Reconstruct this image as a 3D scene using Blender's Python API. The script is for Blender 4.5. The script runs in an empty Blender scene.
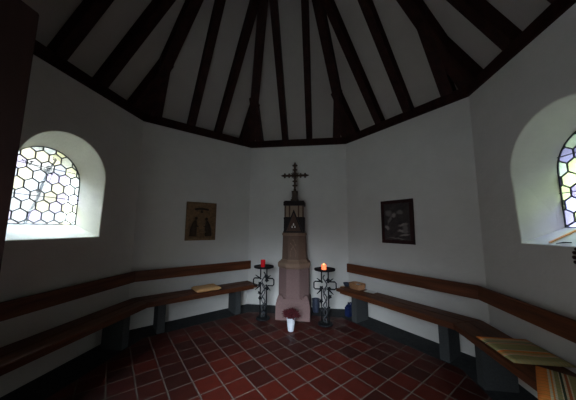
import bpy, bmesh, math, random
from mathutils import Vector, Matrix
from mathutils.geometry import tessellate_polygon
random.seed(7)
PI = math.pi
sc = bpy.context.scene
COL = sc.collection

# ---------------------------------------------------------------- camera, sky, light, exposure
CX, CY, CZ = 0.4218, -2.1202, 1.4511
YAW, PITCH, ROLL, FPX = -0.1336, 0.1201, 0.007, 230.5418
def make_camera():
    cy, sy, cp, sp, cr, sr = math.cos(YAW), math.sin(YAW), math.cos(PITCH), math.sin(PITCH), math.cos(ROLL), math.sin(ROLL)
    F = Vector((sy*cp, cy*cp, sp)); R = Vector((cy, -sy, 0)); U = R.cross(F)
    R2 = cr*R + sr*U; U2 = -sr*R + cr*U
    cam = bpy.data.cameras.new('camera'); ob = bpy.data.objects.new('camera', cam); COL.objects.link(ob)
    M = Matrix((( R2.x, U2.x, -F.x, CX), (R2.y, U2.y, -F.y, CY), (R2.z, U2.z, -F.z, CZ), (0, 0, 0, 1)))
    ob.matrix_world = M
    cam.sensor_width = 36.0; cam.lens = 36.0*FPX/576.0; cam.clip_start = 0.02; cam.clip_end = 200
    sc.camera = ob
make_camera()

w = bpy.data.worlds.new('sky'); sc.world = w; w.use_nodes = True
nt = w.node_tree; nt.nodes.clear()
wo = nt.nodes.new('ShaderNodeOutputWorld'); bg = nt.nodes.new('ShaderNodeBackground')
tc = nt.nodes.new('ShaderNodeTexCoord'); sp_ = nt.nodes.new('ShaderNodeSeparateXYZ'); cr_ = nt.nodes.new('ShaderNodeValToRGB')
nt.links.new(tc.outputs['Generated'], sp_.inputs[0]); nt.links.new(sp_.outputs['Z'], cr_.inputs[0])
cr_.color_ramp.elements[0].position = 0.05; cr_.color_ramp.elements[0].color = (0.0135, 0.0138, 0.0142, 1)
cr_.color_ramp.elements[1].position = 0.85; cr_.color_ramp.elements[1].color = (0.68, 0.83, 1.0, 1)
e_ = cr_.color_ramp.elements.new(0.36); e_.color = (0.022, 0.0235, 0.025, 1)
# sky glow added behind the open door to brighten the lower back walls
dt = nt.nodes.new('ShaderNodeVectorMath'); dt.operation = 'DOT_PRODUCT'; dt.inputs[1].default_value = (0.0, -0.951, 0.309)
nt.links.new(tc.outputs['Generated'], dt.inputs[0])
cl_ = nt.nodes.new('ShaderNodeMath'); cl_.operation = 'MAXIMUM'; cl_.inputs[1].default_value = 0.0; nt.links.new(dt.outputs['Value'], cl_.inputs[0])
pw = nt.nodes.new('ShaderNodeMath'); pw.operation = 'POWER'; pw.inputs[1].default_value = 14.0; nt.links.new(cl_.outputs[0], pw.inputs[0])
gs = nt.nodes.new('ShaderNodeVectorMath'); gs.operation = 'SCALE'; gs.inputs[0].default_value = (0.40, 0.47, 0.56); 
mz = nt.nodes.new('ShaderNodeMapRange'); mz.interpolation_type = 'SMOOTHSTEP'; mz.inputs[1].default_value = 0.03; mz.inputs[2].default_value = 0.30
nt.links.new(sp_.outputs['Z'], mz.inputs[0])
mg = nt.nodes.new('ShaderNodeMath'); mg.operation = 'MULTIPLY'; nt.links.new(pw.outputs[0], mg.inputs[0]); nt.links.new(mz.outputs[0], mg.inputs[1])
nt.links.new(mg.outputs[0], gs.inputs['Scale'])
ad_ = nt.nodes.new('ShaderNodeVectorMath'); ad_.operation = 'ADD'; nt.links.new(cr_.outputs[0], ad_.inputs[0]); nt.links.new(gs.outputs[0], ad_.inputs[1])
nt.links.new(ad_.outputs[0], bg.inputs[0]); bg.inputs[1].default_value = 8.0
nt.links.new(bg.outputs[0], wo.inputs[0])

sc.view_settings.view_transform = 'Standard'; sc.view_settings.look = 'None'
sc.view_settings.gamma = 1.0; sc.view_settings.use_curve_mapping = False
sc.view_settings.exposure = 3.82

def portal(name, loc, direction, sx, sy_):
    l = bpy.data.lights.new(name, 'AREA'); l.shape = 'RECTANGLE'; l.size = sx; l.size_y = sy_
    l.cycles.is_portal = True
    o = bpy.data.objects.new(name, l); COL.objects.link(o); o.location = loc
    o.rotation_euler = Vector(direction).to_track_quat('-Z', 'Y').to_euler()
portal('daylight_portal', (-2.62, 0.0, 1.86), (1, 0, 0), 0.72, 0.90)
portal('daylight_portal', (2.62, -0.10, 1.86), (-1, 0, 0), 0.72, 0.90)
portal('daylight_portal', (-0.05, -2.62, 1.10), (0, 1, 0), 0.96, 2.20)

# ---------------------------------------------------------------- materials
def new_mat(name):
    m = bpy.data.materials.new(name); m.use_nodes = True
    n = m.node_tree.nodes; l = m.node_tree.links
    return m, n, l, n['Principled BSDF']
def noise(n, l, scale, detail=4, vec=None, rough=0.6):
    t = n.new('ShaderNodeTexNoise'); t.inputs['Scale'].default_value = scale; t.inputs['Detail'].default_value = detail
    t.inputs['Roughness'].default_value = rough
    if vec is not None: l.new(vec, t.inputs['Vector'])
    return t
def ramp(n, l, fac, stops, interp='LINEAR'):
    r = n.new('ShaderNodeValToRGB'); r.color_ramp.interpolation = interp
    e = r.color_ramp.elements
    while len(e) < len(stops): e.new(0.5)
    for i, (p, c) in enumerate(stops):
        e[i].position = p; e[i].color = (*c, 1)
    l.new(fac, r.inputs[0]); return r
def bump(n, l, h, bs, strength, dist=0.01):
    b = n.new('ShaderNodeBump'); b.inputs['Strength'].default_value = strength; b.inputs['Distance'].default_value = dist
    l.new(h, b.inputs['Height']); l.new(b.outputs[0], bs.inputs['Normal'])
def plain(name, col, rough=0.6, var=0.25, scale=30, metal=0.0, bmp=0.0, spec=0.22):
    m, n, l, b = new_mat(name)
    tcn = n.new('ShaderNodeTexCoord'); t = noise(n, l, scale, vec=tcn.outputs['Object'])
    lo = tuple(c*(1-var) for c in col); hi = tuple(min(1, c*(1+var)) for c in col)
    r = ramp(n, l, t.outputs['Fac'], [(0.3, lo), (0.7, hi)]); l.new(r.outputs[0], b.inputs['Base Color'])
    b.inputs['Roughness'].default_value = rough; b.inputs['Metallic'].default_value = metal
    b.inputs['Specular IOR Level'].default_value = spec
    if bmp: bump(n, l, t.outputs['Fac'], b, bmp)
    return m
def wood(name, dark, light, rough=0.5, axis=0, scale=14, stretch=12, spec=0.4):
    m, n, l, b = new_mat(name)
    tcn = n.new('ShaderNodeTexCoord'); mp = n.new('ShaderNodeMapping')
    s = [scale]*3; s[axis] = scale/stretch; mp.inputs['Scale'].default_value = s
    l.new(tcn.outputs['Object'], mp.inputs['Vector'])
    t = noise(n, l, 1.0, 6, mp.outputs[0], 0.65)
    r = ramp(n, l, t.outputs['Fac'], [(0.3, dark), (0.72, light)]); l.new(r.outputs[0], b.inputs['Base Color'])
    b.inputs['Roughness'].default_value = rough; b.inputs['Specular IOR Level'].default_value = spec
    bump(n, l, t.outputs['Fac'], b, 0.25, 0.004); return m

def plaster(name, col, sc1=3.0):
    m, n, l, b = new_mat(name)
    tcn = n.new('ShaderNodeTexCoord'); t = noise(n, l, sc1, 6, tcn.outputs['Object']); t2 = noise(n, l, 45, 4, tcn.outputs['Object'])
    r = ramp(n, l, t.outputs['Fac'], [(0.3, tuple(c*0.95 for c in col)), (0.7, tuple(min(1, c*1.03) for c in col))])
    l.new(r.outputs[0], b.inputs['Base Color']); b.inputs['Roughness'].default_value = 0.9
    b.inputs['Specular IOR Level'].default_value = 0.2
    t3 = noise(n, l, 9, 3, tcn.outputs['Object'])
    ad = n.new('ShaderNodeMath'); ad.operation = 'MULTIPLY_ADD'; ad.inputs[1].default_value = 0.25
    l.new(t2.outputs['Fac'], ad.inputs[0]); l.new(t3.outputs['Fac'], ad.inputs[2])
    bump(n, l, ad.outputs[0], b, 0.45, 0.012); return m
M_WALL = plaster('white_plaster', (0.575, 0.55, 0.50))
M_NICHE = plaster('cream_limewash', (0.62, 0.605, 0.51), 7.0)
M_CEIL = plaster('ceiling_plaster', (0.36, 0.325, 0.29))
M_BEAM = wood('dark_beam_wood', (0.009, 0.0030, 0.002), (0.032, 0.0092, 0.006), 0.7, 2, 10, 6, 0.15)
M_BENCH = wood('bench_wood', (0.048, 0.0145, 0.0055), (0.155, 0.047, 0.016), 0.5, 0, 22, 14, 0.25)
M_DOOR = wood('door_wood', (0.006, 0.0025, 0.002), (0.016, 0.006, 0.004), 0.6, 2, 16, 10, 0.15)
M_DOOR2 = wood('door_plank_wood', (0.030, 0.012, 0.007), (0.065, 0.028, 0.015), 0.45, 2, 16, 10)
M_CONC = plain('grey_concrete', (0.042, 0.044, 0.043), 0.9, 0.2, 60, bmp=0.3)
M_BORDER = plain('dark_floor_stone', (0.027, 0.029, 0.029), 0.9, 0.3, 18, bmp=0.2)
M_SAND = plain('pink_sandstone', (0.165, 0.101, 0.091), 0.85, 0.10, 50, bmp=0.25)
M_SAND2 = plain('tan_sandstone', (0.135, 0.083, 0.059), 0.85, 0.12, 60, bmp=0.25)
M_SAND3 = plain('ochre_sandstone', (0.20, 0.127, 0.085), 0.85, 0.12, 60, bmp=0.2)
M_IRON = plain('black_iron', (0.005, 0.0055, 0.0065), 0.6, 0.3, 80, spec=0.18)
M_VINE = plain('grey_iron_vine', (0.05, 0.052, 0.055), 0.6, 0.3, 80, spec=0.2)
M_LEAD = plain('lead_came', (0.030, 0.031, 0.034), 0.5, 0.2, 80)
M_DARK = wood('blackened_wood', (0.008, 0.0055, 0.005), (0.020, 0.012, 0.010), 0.6, 2, 20, 6, 0.15)
M_BROWN = wood('carved_brown_wood', (0.045, 0.022, 0.013), (0.10, 0.050, 0.028), 0.6, 2, 30, 5, 0.2)
M_RELIEF = plain('golden_brown_carved_wood', (0.155, 0.090, 0.042), 0.5, 0.35, 25, bmp=0.2)
M_RELIEF2 = plain('dark_brown_wood', (0.038, 0.022, 0.011), 0.5, 0.3, 40)  # darker brown than the board, for the carved figures and cloud
M_CREAM = plain('cream_stone', (0.26, 0.19, 0.13), 0.8, 0.1, 40)
M_GOLD = plain('aged_bronze', (0.040, 0.021, 0.010), 0.45, 0.4, 60, metal=0.15, spec=0.25)
M_POT = plain('white_ceramic', (0.52, 0.53, 0.55), 0.3, 0.02, 20)
M_SOIL = plain('potting_soil', (0.03, 0.02, 0.015), 0.95, 0.3, 60)
M_HEATH = plain('dark_red_heather', (0.06, 0.008, 0.010), 0.7, 0.5, 40)
M_REDGL = plain('red_candle_glass', (0.75, 0.012, 0.02), 0.15, 0.05, 20)
M_WAX = plain('white_wax', (0.8, 0.75, 0.66), 0.4, 0.05, 20)
M_BLUE = plain('dark_blue_plastic', (0.012, 0.020, 0.07), 0.35, 0.1, 20)
M_NAVY = plain('dark_slate_glaze', (0.030, 0.036, 0.055), 0.4, 0.15, 20)
M_WICK = plain('wicker', (0.34, 0.17, 0.08), 0.7, 0.4, 120, bmp=0.5)
M_PAPER = plain('white_paper', (0.85, 0.85, 0.82), 0.8, 0.03, 20)
M_TAN = plain('tan_cloth', (0.62, 0.35, 0.15), 0.9, 0.1, 50, bmp=0.15)
M_MAROON = wood('maroon_frame_wood', (0.018, 0.005, 0.005), (0.042, 0.012, 0.011), 0.5, 2, 20, 6, 0.2)
M_STICK = plain('orange_wood', (0.60, 0.28, 0.10), 0.6, 0.15, 40)

def emissive(name, col, strength, base):
    m, n, l, b = new_mat(name)
    t = noise(n, l, 20)
    b.inputs['Base Color'].default_value = (*base, 1); b.inputs['Emission Color'].default_value = (*col, 1)
    mm = n.new('ShaderNodeMath'); mm.operation = 'MULTIPLY_ADD'; mm.inputs[1].default_value = strength*0.2; mm.inputs[2].default_value = strength*0.9
    l.new(t.outputs['Fac'], mm.inputs[0]); l.new(mm.outputs[0], b.inputs['Emission Strength'])
    b.inputs['Roughness'].default_value = 0.4; return m
M_GLOW = emissive('glowing_orange_candle', (1.0, 0.15, 0.045), 0.13, (0.8, 0.30, 0.18))
M_FLAME = emissive('candle_flame', (1.0, 0.42, 0.14), 0.6, (1, 0.6, 0.2))

# tiles
TILE, TA, TX, TY = 0.2175, 0.7814, -0.0028, 0.5668
def tile_mat():
    m, n, l, b = new_mat('terracotta_tiles')
    tcn = n.new('ShaderNodeTexCoord'); mp = n.new('ShaderNodeMapping'); mp.vector_type = 'TEXTURE'
    mp.inputs['Location'].default_value = (TX, TY, 0); mp.inputs['Rotation'].default_value = (0, 0, TA)
    l.new(tcn.outputs['Object'], mp.inputs['Vector'])
    br = n.new('ShaderNodeTexBrick'); br.offset = 0.0; br.squash = 1.0; br.offset_frequency = 1
    br.inputs['Scale'].default_value = 1.0; br.inputs['Brick Width'].default_value = TILE; br.inputs['Row Height'].default_value = TILE
    br.inputs['Mortar Size'].default_value = 0.0065; br.inputs['Mortar Smooth'].default_value = 0.2; br.inputs['Bias'].default_value = 0
    br.inputs['Color1'].default_value = (0.027, 0.0050, 0.003, 1); br.inputs['Color2'].default_value = (0.074, 0.0088, 0.0042, 1)
    br.inputs['Mortar'].default_value = (0.10, 0.078, 0.062, 1)
    l.new(mp.outputs[0], br.inputs['Vector'])
    t = noise(n, l, 9, 5, tcn.outputs['Object'])
    mx = n.new('ShaderNodeMix'); mx.data_type = 'RGBA'; mx.blend_type = 'MULTIPLY'; mx.inputs[0].default_value = 0.6
    r = ramp(n, l, t.outputs['Fac'], [(0.3, (0.65, 0.65, 0.65)), (0.7, (1.15, 1.1, 1.1))])
    l.new(br.outputs['Color'], mx.inputs[6]); l.new(r.outputs[0], mx.inputs[7]); l.new(mx.outputs[2], b.inputs['Base Color'])
    rr = n.new('ShaderNodeMapRange'); rr.inputs[3].default_value = 0.5; rr.inputs[4].default_value = 0.85
    l.new(br.outputs['Fac'], rr.inputs[0]); l.new(rr.outputs[0], b.inputs['Roughness'])
    b.inputs['Specular IOR Level'].default_value = 0.2
    inv = n.new('ShaderNodeMath'); inv.operation = 'SUBTRACT'; inv.inputs[0].default_value = 1; l.new(br.outputs['Fac'], inv.inputs[1])
    bump(n, l, inv.outputs[0], b, 0.5, 0.003); return m
M_TILE = tile_mat()

def glass_mat(name):
    m = bpy.data.materials.new(name); m.use_nodes = True; n = m.node_tree.nodes; l = m.node_tree.links; n.clear()
    o = n.new('ShaderNodeOutputMaterial'); tr = n.new('ShaderNodeBsdfTransparent'); tl = n.new('ShaderNodeBsdfTranslucent')
    gl = n.new('ShaderNodeBsdfGlossy'); gl.inputs['Roughness'].default_value = 0.12
    vc = n.new('ShaderNodeVertexColor'); vc.layer_name = 'tint'
    tcn = n.new('ShaderNodeTexCoord'); t = noise(n, l, 28, 3, tcn.outputs['Object'])
    mr = ramp(n, l, t.outputs['Fac'], [(0.3, (0.88, 0.88, 0.88)), (0.65, (1, 1, 1))])
    mc = n.new('ShaderNodeMix'); mc.data_type = 'RGBA'; mc.blend_type = 'MULTIPLY'; mc.inputs[0].default_value = 1
    l.new(vc.outputs[0], mc.inputs[6]); l.new(mr.outputs[0], mc.inputs[7])
    l.new(mc.outputs[2], tr.inputs[0]); l.new(mc.outputs[2], tl.inputs[0])
    m1 = n.new('ShaderNodeMixShader'); m1.inputs[0].default_value = 0.05; l.new(tr.outputs[0], m1.inputs[1]); l.new(tl.outputs[0], m1.inputs[2])
    m2 = n.new('ShaderNodeMixShader'); m2.inputs[0].default_value = 0.06; l.new(m1.outputs[0], m2.inputs[1]); l.new(gl.outputs[0], m2.inputs[2])
    l.new(m2.outputs[0], o.inputs[0]); return m
M_GLASS = glass_mat('antique_window_glass')

def plaid_mat(name, stops, size):
    m, n, l, b = new_mat(name)
    tcn = n.new('ShaderNodeTexCoord'); s = n.new('ShaderNodeSeparateXYZ'); l.new(tcn.outputs['Object'], s.inputs[0])
    dv = n.new('ShaderNodeMath'); dv.operation = 'DIVIDE'; dv.inputs[1].default_value = size; l.new(s.outputs['Y'], dv.inputs[0])
    r = ramp(n, l, dv.outputs[0], stops, 'CONSTANT')
    wv = n.new('ShaderNodeTexWave'); wv.wave_type = 'BANDS'; wv.bands_direction = 'X'; wv.inputs['Scale'].default_value = 7; wv.inputs['Distortion'].default_value = 0
    l.new(tcn.outputs['Object'], wv.inputs['Vector'])
    rw = ramp(n, l, wv.outputs['Fac'], [(0.0, (0.72, 0.72, 0.62)), (0.25, (1, 1, 1)), (0.8, (1, 1, 1)), (0.9, (1.0, 0.8, 0.6))], 'LINEAR')
    mx = n.new('ShaderNodeMix'); mx.data_type = 'RGBA'; mx.blend_type = 'MULTIPLY'; mx.inputs[0].default_value = 0.8
    l.new(r.outputs[0], mx.inputs[6]); l.new(rw.outputs[0], mx.inputs[7]); l.new(mx.outputs[2], b.inputs['Base Color'])
    b.inputs['Roughness'].default_value = 0.95; b.inputs['Specular IOR Level'].default_value = 0.15
    t = noise(n, l, 160, 2, tcn.outputs['Object']); bump(n, l, t.outputs['Fac'], b, 0.3, 0.002); return m
OR, GR, CRM, DG, OG = (0.62, 0.20, 0.045), (0.34, 0.30, 0.13), (0.66, 0.56, 0.38), (0.05, 0.07, 0.04), (0.50, 0.30, 0.10)
OR = (0.75, 0.24, 0.05)
STOPS = [(0.0, OR), (0.12, CRM), (0.145, OR), (0.165, CRM), (0.19, GR), (0.235, CRM), (0.25, DG), (0.275, CRM), (0.30, (0.45, 0.12, 0.04)), (0.33, CRM), (0.345, GR),
         (0.50, (0.30, 0.30, 0.14)), (0.58, CRM), (0.60, OR), (0.66, OG), (0.72, CRM), (0.735, OR), (0.755, CRM), (0.78, GR), (0.90, (0.42, 0.36, 0.17))]
M_PLAID = plaid_mat('orange_green_striped_cloth', STOPS, 0.42)
STOPS2 = [(0.0, OR), (0.05, CRM), (0.07, OG), (0.09, CRM), (0.11, GR), (0.34, CRM), (0.355, DG), (0.37, CRM), (0.39, OR), (0.56, CRM), (0.575, (0.4, 0.12, 0.04)), (0.59, CRM), (0.61, OG), (0.67, CRM), (0.685, GR), (0.90, (0.44, 0.38, 0.19))]
M_PLAID2 = plaid_mat('green_orange_striped_cloth', STOPS2, 0.42)

# ---------------------------------------------------------------- mesh helpers
def tag(o, label=None, cat=None, group=None, kind=None):
    if label: o['label'] = label
    if cat: o['category'] = cat
    if group: o['group'] = group
    if kind: o['kind'] = kind
    return o
def empty(name, loc=(0, 0, 0), rz=0.0, **k):
    o = bpy.data.objects.new(name, None); o.empty_display_size = 0.1; COL.objects.link(o); o.location = loc; o.rotation_euler = (0, 0, rz)
    return tag(o, **k)
class MB:
    def __init__(s): s.bm = bmesh.new()
    def face(s, pts):
        return s.bm.faces.new([s.bm.verts.new(p) for p in pts])
    def loft(s, rings, cap=True, closed=True):
        vs = [[s.bm.verts.new(p) for p in r] for r in rings]
        n = len(vs[0])
        for a, b in zip(vs, vs[1:]):
            for i in range(n if closed else n-1):
                j = (i+1) % n
                s.bm.faces.new((a[i], a[j], b[j], b[i]))
        if cap:
            s.bm.faces.new(list(reversed(vs[0]))); s.bm.faces.new(vs[-1])
        return s
    def box(s, x0, x1, y0, y1, z0, z1, bev=0.0):
        s.loft([[(x0, y0, z0), (x1, y0, z0), (x1, y1, z0), (x0, y1, z0)], [(x0, y0, z1), (x1, y0, z1), (x1, y1, z1), (x0, y1, z1)]]); return s
    def prism(s, poly, z0, z1):
        return s.loft([[(x, y, z0) for x, y in poly], [(x, y, z1) for x, y in poly]])
    def prof(s, poly, y0, y1):      # polygon in XZ, extruded along Y
        return s.loft([[(x, y0, z) for x, z in poly], [(x, y1, z) for x, z in poly]])
    def beam(s, p, q, wd, up, wdt, h):   # section w (along wd), h (along up, both signs 0..h)
        p, q, wd, up = Vector(p), Vector(q), Vector(wd).normalized(), Vector(up).normalized()
        r = lambda c: [c - wd*wdt/2, c + wd*wdt/2, c + wd*wdt/2 + up*h, c - wd*wdt/2 + up*h]
        return s.loft([r(p), r(q)])
    def tube(s, pts, r, n=8, closed=False):
        pts = [Vector(p) for p in pts]; rings = []; up = Vector((0.13, 0.21, 0.97)).normalized()
        rr = r if isinstance(r, (list, tuple)) else [r]*len(pts)
        prev = None
        for i, p in enumerate(pts):
            a = pts[max(i-1, 0)]; b = pts[min(i+1, len(pts)-1)]; t = (b-a).normalized()
            if prev is None:
                u = t.cross(up)
                if u.length < 1e-3: u = t.cross(Vector((1, 0, 0)))
            else: u = prev - t*prev.dot(t)
            u.normalize(); prev = u; v = t.cross(u)
            rings.append([p + (u*math.cos(2*PI*k/n) + v*math.sin(2*PI*k/n))*rr[i] for k in range(n)])
        return s.loft(rings)
    def lathe(s, prof, c=(0, 0), n=32):
        return s.loft([[(c[0]+r*math.cos(2*PI*k/n), c[1]+r*math.sin(2*PI*k/n), z) for k in range(n)] for r, z in prof])
    def ngon(s, rings, n=8, c=(0, 0)):   # (apothem, z) with flat faces towards -y
        return s.loft([[(c[0]+a/math.cos(PI/n)*math.cos(2*PI*(k+.5)/n), c[1]+a/math.cos(PI/n)*math.sin(2*PI*(k+.5)/n), z) for k in range(n)] for a, z in rings])
    def ball(s, c, r, sc=(1, 1, 1), u=10, v=7):
        rs = []
        for j in range(1, v):
            a = -PI/2 + PI*j/v
            rs.append([(c[0]+sc[0]*r*math.cos(a)*math.cos(2*PI*k/u), c[1]+sc[1]*r*math.cos(a)*math.sin(2*PI*k/u), c[2]+sc[2]*r*math.sin(a)) for k in range(u)])
        return s.loft(rs)
    def build(s, name, mat, parent=None, bevel=0.0, smooth=False, seg=2, M=None):
        if M is not None: s.bm.transform(M)
        bmesh.ops.recalc_face_normals(s.bm, faces=s.bm.faces)
        if bevel:
            es = [e for e in s.bm.edges if len(e.link_faces) == 2 and e.calc_face_angle(0) > 0.5]
            bmesh.ops.bevel(s.bm, geom=es, offset=bevel, segments=seg, affect='EDGES', clamp_overlap=True)
        me = bpy.data.meshes.new(name); s.bm.to_mesh(me); s.bm.free()
        if isinstance(mat, (list, tuple)):
            for m_ in mat: me.materials.append(m_)
        else: me.materials.append(mat)
        if smooth:
            for p in me.polygons: p.use_smooth = True
        o = bpy.data.objects.new(name, me); COL.objects.link(o)
        if parent is not None: o.parent = parent
        return o
def struct(o): o['kind'] = 'structure'; return o

# ---------------------------------------------------------------- plan of the chapel
H = 3.0874
CN = [Vector(c) for c in ((-2.2799, -0.9559), (-2.2799, 0.9801), (-0.9591, 2.3560), (0.9556, 2.3461), (2.2834, 0.8448), (2.2834, -0.9559), (0.95, -2.30), (-0.95, -2.30))]
WT = 0.45
def dirs(k):
    a, b = CN[k], CN[(k+1) % 8]; d = (b-a).normalized(); return a, b, d, Vector((-d.y, d.x))     # outward normal
def off_corner(k, o):     # corner k moved outwards by o (both walls)
    a0, b0, d0, n0 = dirs((k-1) % 8); a1, b1, d1, n1 = dirs(k)
    p = a0 + n0*o; q = a1 + n1*o
    den = d0.x*(-d1.y) + d1.x*d0.y; r = q - p
    t = (r.x*(-d1.y) + d1.x*r.y)/den
    return p + d0*t
CO = [off_corner(k, WT) for k in range(8)]
poly = [tuple(c) for c in CN]

# floor
m = MB(); m.prism([tuple(off_corner(k, -0.40)) for k in range(8)][::-1], -0.12, 0.0)
struct(m.build('floor', M_TILE))
m = MB()
for k in range(8):
    j = (k+1) % 8; a, b, c, d = off_corner(k, -0.40), off_corner(j, -0.40), off_corner(j, 0.0), off_corner(k, 0.0)
    m.prism([tuple(a), tuple(b), tuple(c), tuple(d)], -0.12, 0.0)
struct(m.build('trim_1', M_BORDER))

def arch(hw, spring, sill, cy=0.0, n=28):       # counter-clockwise (u, z)
    pts = [(cy-hw, sill), (cy+hw, sill)]
    for i in range(n+1):
        a = PI*i/n; pts.append((cy+hw*math.cos(a), spring+hw*math.sin(a)))
    return pts
def fill_hole(m, outer, hole, f):
    loops = [[Vector((u, v, 0)) for u, v in outer], [Vector((u, v, 0)) for u, v in hole]]
    tri = tessellate_polygon(loops); allp = outer + hole
    vs = [m.bm.verts.new(f(*p)) for p in allp]
    for t in tri:
        try: m.bm.faces.new([vs[i] for i in t])
        except ValueError: pass
def wall(name, k, hole_in=None, loops=None):
    a, b, d, nn = dirs(k); j = (k+1) % 8; L = (b-a).length; ao, bo = CO[k], CO[j]
    F = lambda u, v, o=0.0: Vector((*(a + d*u + nn*o), v))
    z0, z1 = -0.12, H
    uo0 = (ao-a).dot(d); uo1 = (bo-a).dot(d)
    m = MB()
    if hole_in is None:
        m.loft([[F(0, z0), F(L, z0), F(uo1, z0, WT), F(uo0, z0, WT)], [F(0, z1), F(L, z1), F(uo1, z1, WT), F(uo0, z1, WT)]])
    else:
        hin, seq = hole_in, loops
        fill_hole(m, [(0, z0), (L, z0), (L, z1), (0, z1)], seq[0][1], lambda u, v: F(u, v, 0))
        fill_hole(m, [(uo0, z0), (uo1, z0), (uo1, z1), (uo0, z1)], seq[-1][1], lambda u, v: F(u, v, WT))
        n0 = len(m.bm.faces)
        m.loft([[F(u, v, o) for u, v in lp] for o, lp in seq], cap=False)
        if name != 'wall_front':
            for f in list(m.bm.faces)[n0:]: f.material_index = 1
        
        for q in ([F(0, z0), F(0, z1), F(uo0, z1, WT), F(uo0, z0, WT)], [F(L, z0), F(L, z1), F(uo1, z1, WT), F(uo1, z0, WT)],
                  [F(0, z1), F(L, z1), F(uo1, z1, WT), F(uo0, z1, WT)], [F(0, z0), F(L, z0), F(uo1, z0, WT), F(uo0, z0, WT)]): m.face(q)
        bmesh.ops.remove_doubles(m.bm, verts=m.bm.verts, dist=1e-5)
    return struct(m.build(name, [M_WALL, M_NICHE]))
SILL0, SILL1 = 1.325, 1.47
def niche(k, cyw, hw0, top0, hw1, top1, depth, flare=0.0):
    a, b, d, nn = dirs(k); cu = (cyw - a.y)*d.y    # wall runs along y
    sp0, sp1 = top0-hw0, top1-hw1
    def lp(f, g):
        pts = arch(hw0+(hw1-hw0)*f + g, sp0+(sp1-sp0)*f, SILL0+(SILL1-SILL0)*f - g, cu); fl = flare*(1-f)
        pts[0] = (pts[0][0]+fl, pts[0][1]); pts[1] = (pts[1][0]-fl, pts[1][1]); return pts
    seq = [(0.0, lp(0, 0.008)), (0.002, lp(0.01, 0.003)), (0.008, lp(0.03, 0.0)), (0.03, lp(0.10, 0.0)), (depth, lp(1, 0)), (WT, lp(1.0, 0.0))]
    return seq, cu
WIN_D = 0.27
seqL, cuL = niche(0, 0.0, 0.443, 2.465, 0.36, 2.32, WIN_D, 0.008)
seqR, cuR = niche(4, -0.12, 0.475, 2.46, 0.33, 2.30, WIN_D, 0.035)
wall('wall_left', 0, True, seqL)
wall('wall_back_left', 1); wall('wall_back', 2); wall('wall_back_right', 3)
wall('wall_right', 4, True, seqR)
wall('wall_front_right', 5)
DX0, DX1, DZ = -0.50, 0.42, 2.17
a6, b6, d6, n6 = dirs(6)
hole = [(a6.x-DX1, 0.0), (a6.x-DX0, 0.0), (a6.x-DX0, DZ), (a6.x-DX1, DZ)]
wall('wall_front', 6, True, [(0.0, hole), (WT, hole)])
wall('wall_front_left', 7)

# unseen porch added behind the camera to cut daylight through the doorway
m = MB(); m.box(-1.25, -1.10, -3.3, -2.77, -0.12, 2.5); struct(m.build('wall_added_porch_left', M_WALL))
m = MB(); m.box(1.10, 1.25, -3.3, -2.77, -0.12, 2.5); struct(m.build('wall_added_porch_right', M_WALL))
m = MB(); m.box(-1.35, 1.35, -3.4, -2.77, 2.5, 2.6); struct(m.build('trim_added_porch_roof', M_BEAM))
m = MB(); m.box(-1.35, 1.35, -3.4, -2.76, -0.125, -0.01); struct(m.build('trim_added_porch_floor', M_BORDER))

# ---------------------------------------------------------------- ceiling (plaster panels of the spire) and timber roof frame
APEX = Vector((0, 0, 6.45)); RB = 2.40; ZB = 3.245
def roof_corner(k, extra=0.0):
    c = off_corner(k, 0.12 + extra); return Vector((c.x, c.y, ZB - 1.325*extra))
m = MB()
for k in range(8):
    j = (k+1) % 8
    A, B = roof_corner(k, 0.36), roof_corner(j, 0.36)
    n = (B-A).cross(APEX-A).normalized()
    if n.z < 0: n = -n
    m.face([A, B, APEX]); m.face([A+Vector((0, 0, .12)), B+Vector((0, 0, .12)), APEX+Vector((0, 0, .15))])
struct(m.build('ceiling', M_CEIL))
roof = empty('roof_frame', (0, 0, H), label='dark brown timber roof frame of rafters fanning up from the eight sided wall plate', cat='roof frame')
MR = Matrix.Translation((0, 0, -H))
for k in range(8):
    j = (k+1) % 8
    m = MB()
    a, b, c, d = off_corner(k, -0.035), off_corner(j, -0.035), off_corner(j, 0.20), off_corner(k, 0.20)
    m.prism([tuple(a), tuple(b), tuple(c), tuple(d)], H+0.001, H+0.135)
    m.build('wall_plate', M_BEAM, roof, bevel=0.006, M=MR)
for k in range(8):
    A = roof_corner(k, 0.04); ax = (APEX-A).normalized(); wd = ax.cross(Vector((0, 0, 1))).normalized(); up = wd.cross(ax)
    if up.z > 0: up = -up
    m = MB(); m.beam(A, APEX, wd, up, 0.15, 0.165); m.build('hip_rafter', M_BEAM, roof, bevel=0.006, M=MR)
for k in range(8):
    j = (k+1) % 8; A, B = roof_corner(k, 0.04), roof_corner(j, 0.04); L = (B-A).length; d = (B-A).normalized()
    foot = (APEX-A).dot(d); up_in = (APEX - (A+d*foot)); n = d.cross(up_in).normalized()
    if n.z > 0: n = -n
    for t in (-0.785, -0.245, 0.245, 0.785):
        s = L/2 + t; f = s/foot if s < foot else (L-s)/(L-foot)
        p = A + d*s + n*0.001; q = p + up_in*f
        if abs(t) < 0.5: q = p + up_in*(f+0.02)
        m = MB(); m.beam(p, q, d, n, 0.118 if abs(t) < 0.5 else 0.145, 0.145); m.build('rafter', M_BEAM, roof, bevel=0.005, M=MR)

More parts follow.
